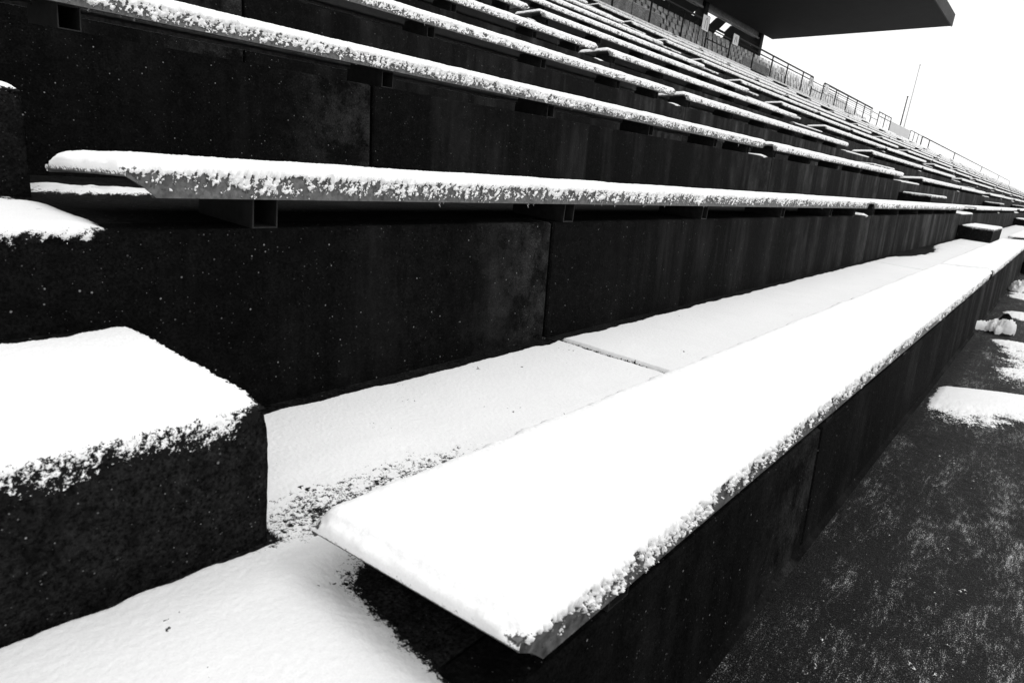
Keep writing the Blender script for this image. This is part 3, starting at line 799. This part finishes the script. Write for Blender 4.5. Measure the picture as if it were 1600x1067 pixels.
# ------------------------------------------------------------------ roof and rear building
rf = empty("roofed_stand", (42.5, 16.6, zt(13)))
tag(rf, "dark building behind the seats with wide flat cantilever roof", "building")
def part(name, mb, m_): 
    me = mb.mesh(name, m_); o = link(name, me, rf); o.location = (-42.5, -16.6, -zt(13)); return o
X0, X1 = 14.0, 42.5
YF, YB = 6.95, 15.93; ZF, ZB = 9.27, 8.62
mb = MB()
mb.poly([(X0, YF + .06, ZF), (X1 - .06, YF + .06, ZF), (X1 - .06, YB, ZB), (X0, YB, ZB), (X0, YF + .06, ZF + .5), (X1 - .06, YF + .06, ZF + .5), (X1 - .06, YB, ZB + .75), (X0, YB, ZB + .75),
         (X1 - .06, 17.0, 8.95), (X0, 17.0, 8.95), (X1 - .06, 17.0, 9.5), (X0, 17.0, 9.5), (X1 - .06, 16.62, 8.93), (X0, 16.62, 8.93)],
        [(0, 3, 2, 1), (4, 5, 6, 7), (0, 1, 5, 4), (1, 2, 6, 5), (0, 4, 7, 3), (3, 13, 12, 2), (13, 9, 8, 12), (7, 6, 10, 11), (8, 9, 11, 10), (2, 12, 8, 10, 6), (3, 7, 11, 9, 13)])
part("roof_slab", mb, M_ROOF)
for i in range(12):
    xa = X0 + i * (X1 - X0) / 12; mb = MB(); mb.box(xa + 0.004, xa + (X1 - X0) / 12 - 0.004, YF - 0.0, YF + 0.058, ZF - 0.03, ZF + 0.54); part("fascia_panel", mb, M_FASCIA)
mb = MB(); mb.poly([(X1 - .058, YF, ZF - 0.0), (X1, YF, ZF - .0), (X1, YB, ZB), (X1 - .058, YB, ZB), (X1 - .058, YF, ZF + .54), (X1, YF, ZF + .54), (X1, YB, ZB + .77), (X1 - .058, YB, ZB + .77)],
                   [(0, 3, 2, 1), (4, 5, 6, 7), (0, 1, 5, 4), (1, 2, 6, 5), (2, 3, 7, 6), (3, 0, 4, 7)]); part("end_fascia", mb, M_ROOF)
mb = MB(); mb.box(X0, X1 - 0.5, 16.6, 16.85, 8.62, 8.93); part("beam", mb, M_BEAM)
mb = MB(); mb.box(X0, X1 - 0.5, 16.52, 16.6, 8.55, 8.63); part("beam_flange", mb, M_UPPER)
for x in (X1 - 0.5, 34.1, 26.0, 18.0):
    mb = MB(); mb.box(x, x + 0.42, 16.42, 16.95, 4.6, 8.94, 0.02); part("column", mb, M_ROOF)
for (xa, xb) in ((14, 17.9), (18.5, 25.9), (26.5, 34.0), (34.6, 41.9)):
    mb = MB(); mb.box(xa, xb, 16.70, 16.82, 4.6, 7.74); part("back_wall", mb, M_UPPER)
    x = xa; i = 0
    # slanted struts leave parallelogram openings under the beam
    def para(xl, xr, za, zb, sh):
        mb = MB(); mb.poly([(xl, 16.71, za), (xr, 16.71, za), (xr + sh, 16.71, zb), (xl + sh, 16.71, zb), (xl, 16.8, za), (xr, 16.8, za), (xr + sh, 16.8, zb), (xl + sh, 16.8, zb)],
                           [(0, 1, 2, 3), (7, 6, 5, 4), (0, 4, 5, 1), (1, 5, 6, 2), (2, 6, 7, 3), (3, 7, 4, 0)]); part("strut", mb, M_ROOF)
    # gaps in the upper band and one in the lower band, everything else closed
    up_ = [(14, 17.2), (18.5, 29.3)] + [(30.5, 33.3)] + [(35.64, 36.76), (37.6, 41.35)]
    for (p, q) in up_:
        if p >= xa - 0.1 and q < xb: para(p, q, 8.095, 8.56, 0.7)
    if xa == 34.6: para(34.6, 36.2, 7.742, 8.03, 0.3); para(37.45, 41.4, 7.742, 8.03, 0.3)
    else: para(xa, xb - 0.3, 7.742, 8.03, 0.3)
    mb = MB(); mb.box(xa, xb, 16.69, 16.83, 8.03, 8.095); part("transom", mb, M_ROOF)

# ------------------------------------------------------------------ masts and far trees
for (x, y, z1, r, m_, lab) in ((98.0, 18.75, 12.2, 0.11, M_STEEL, "short dark mast behind the far end of the stand"), (100.4, 18.75, 16.2, 0.10, M_PALE, "tall thin pale mast behind the far end of the stand")):
    o = empty("mast", (x, y, -0.15)); tag(o, lab, "mast")
    mb = MB(); mb.tube([(0, 0, 0), (0, 0, z1 * 0.5), (0, 0, z1)], r, 8, True, r * 0.6); link("pole", mb.mesh("pole", m_, True), o)
    mb = MB(); mb.tube([(0, 0, z1), (0, 0, z1 + 0.12)], r * 0.9, 8); link("cap", mb.mesh("cap", m_, True), o)
def tree(x, y, h, seed, lab):
    rnd = random.Random(seed); o = empty("tree", (x, y, -0.15)); tag(o, lab, "tree", "haze-pale trees behind the far end of the stand")
    mb = MB(); mb.tube([(0, 0, 0), (0.05, 0, h * 0.3), (0, 0.1, h * 0.62)], 0.2, 8, True, 0.09)
    tips = []
    for i in range(16):
        a = rnd.uniform(0, 6.28); z0 = h * rnd.uniform(0.25, 0.6); l = h * rnd.uniform(0.18, 0.4)
        p = Vector((l * 0.55 * math.cos(a), l * 0.55 * math.sin(a), z0 + l * rnd.uniform(0.5, 0.95)))
        mb.tube([(0, 0, z0), (p.x * .45, p.y * .45, z0 + (p.z - z0) * .35), p], 0.06, 5, True, 0.02); tips.append(p)
    link("trunk", mb.mesh("trunk", M_BARK, True), o)
    V = []; F = []
    for p in tips:
        for q in range(150):
            d = Vector((rnd.gauss(0, 1), rnd.gauss(0, 1), rnd.gauss(0, .8))) * h * 0.075; c = p + d
            e1 = Vector((rnd.uniform(-1, 1), rnd.uniform(-1, 1), rnd.uniform(-1, 1))).normalized() * 0.13; e2 = e1.orthogonal().normalized() * 0.03
            b = len(V); V += [c - e1, c + e2, c + e1, c - e2]; F.append((b, b + 1, b + 2, b + 3))
    link("crown", mesh_np("crown", np.array(V), F, M_HAZED_TWIGS), o)
tree(118, 24, 11.2, 1, "haze-pale bare tree behind the fence, left of the pair"); tree(127, 24, 11.0, 2, "haze-pale bare tree behind the fence, right of the pair")
tree(148, 27, 11.3, 3, "haze-pale bare tree low behind the farthest fence posts")
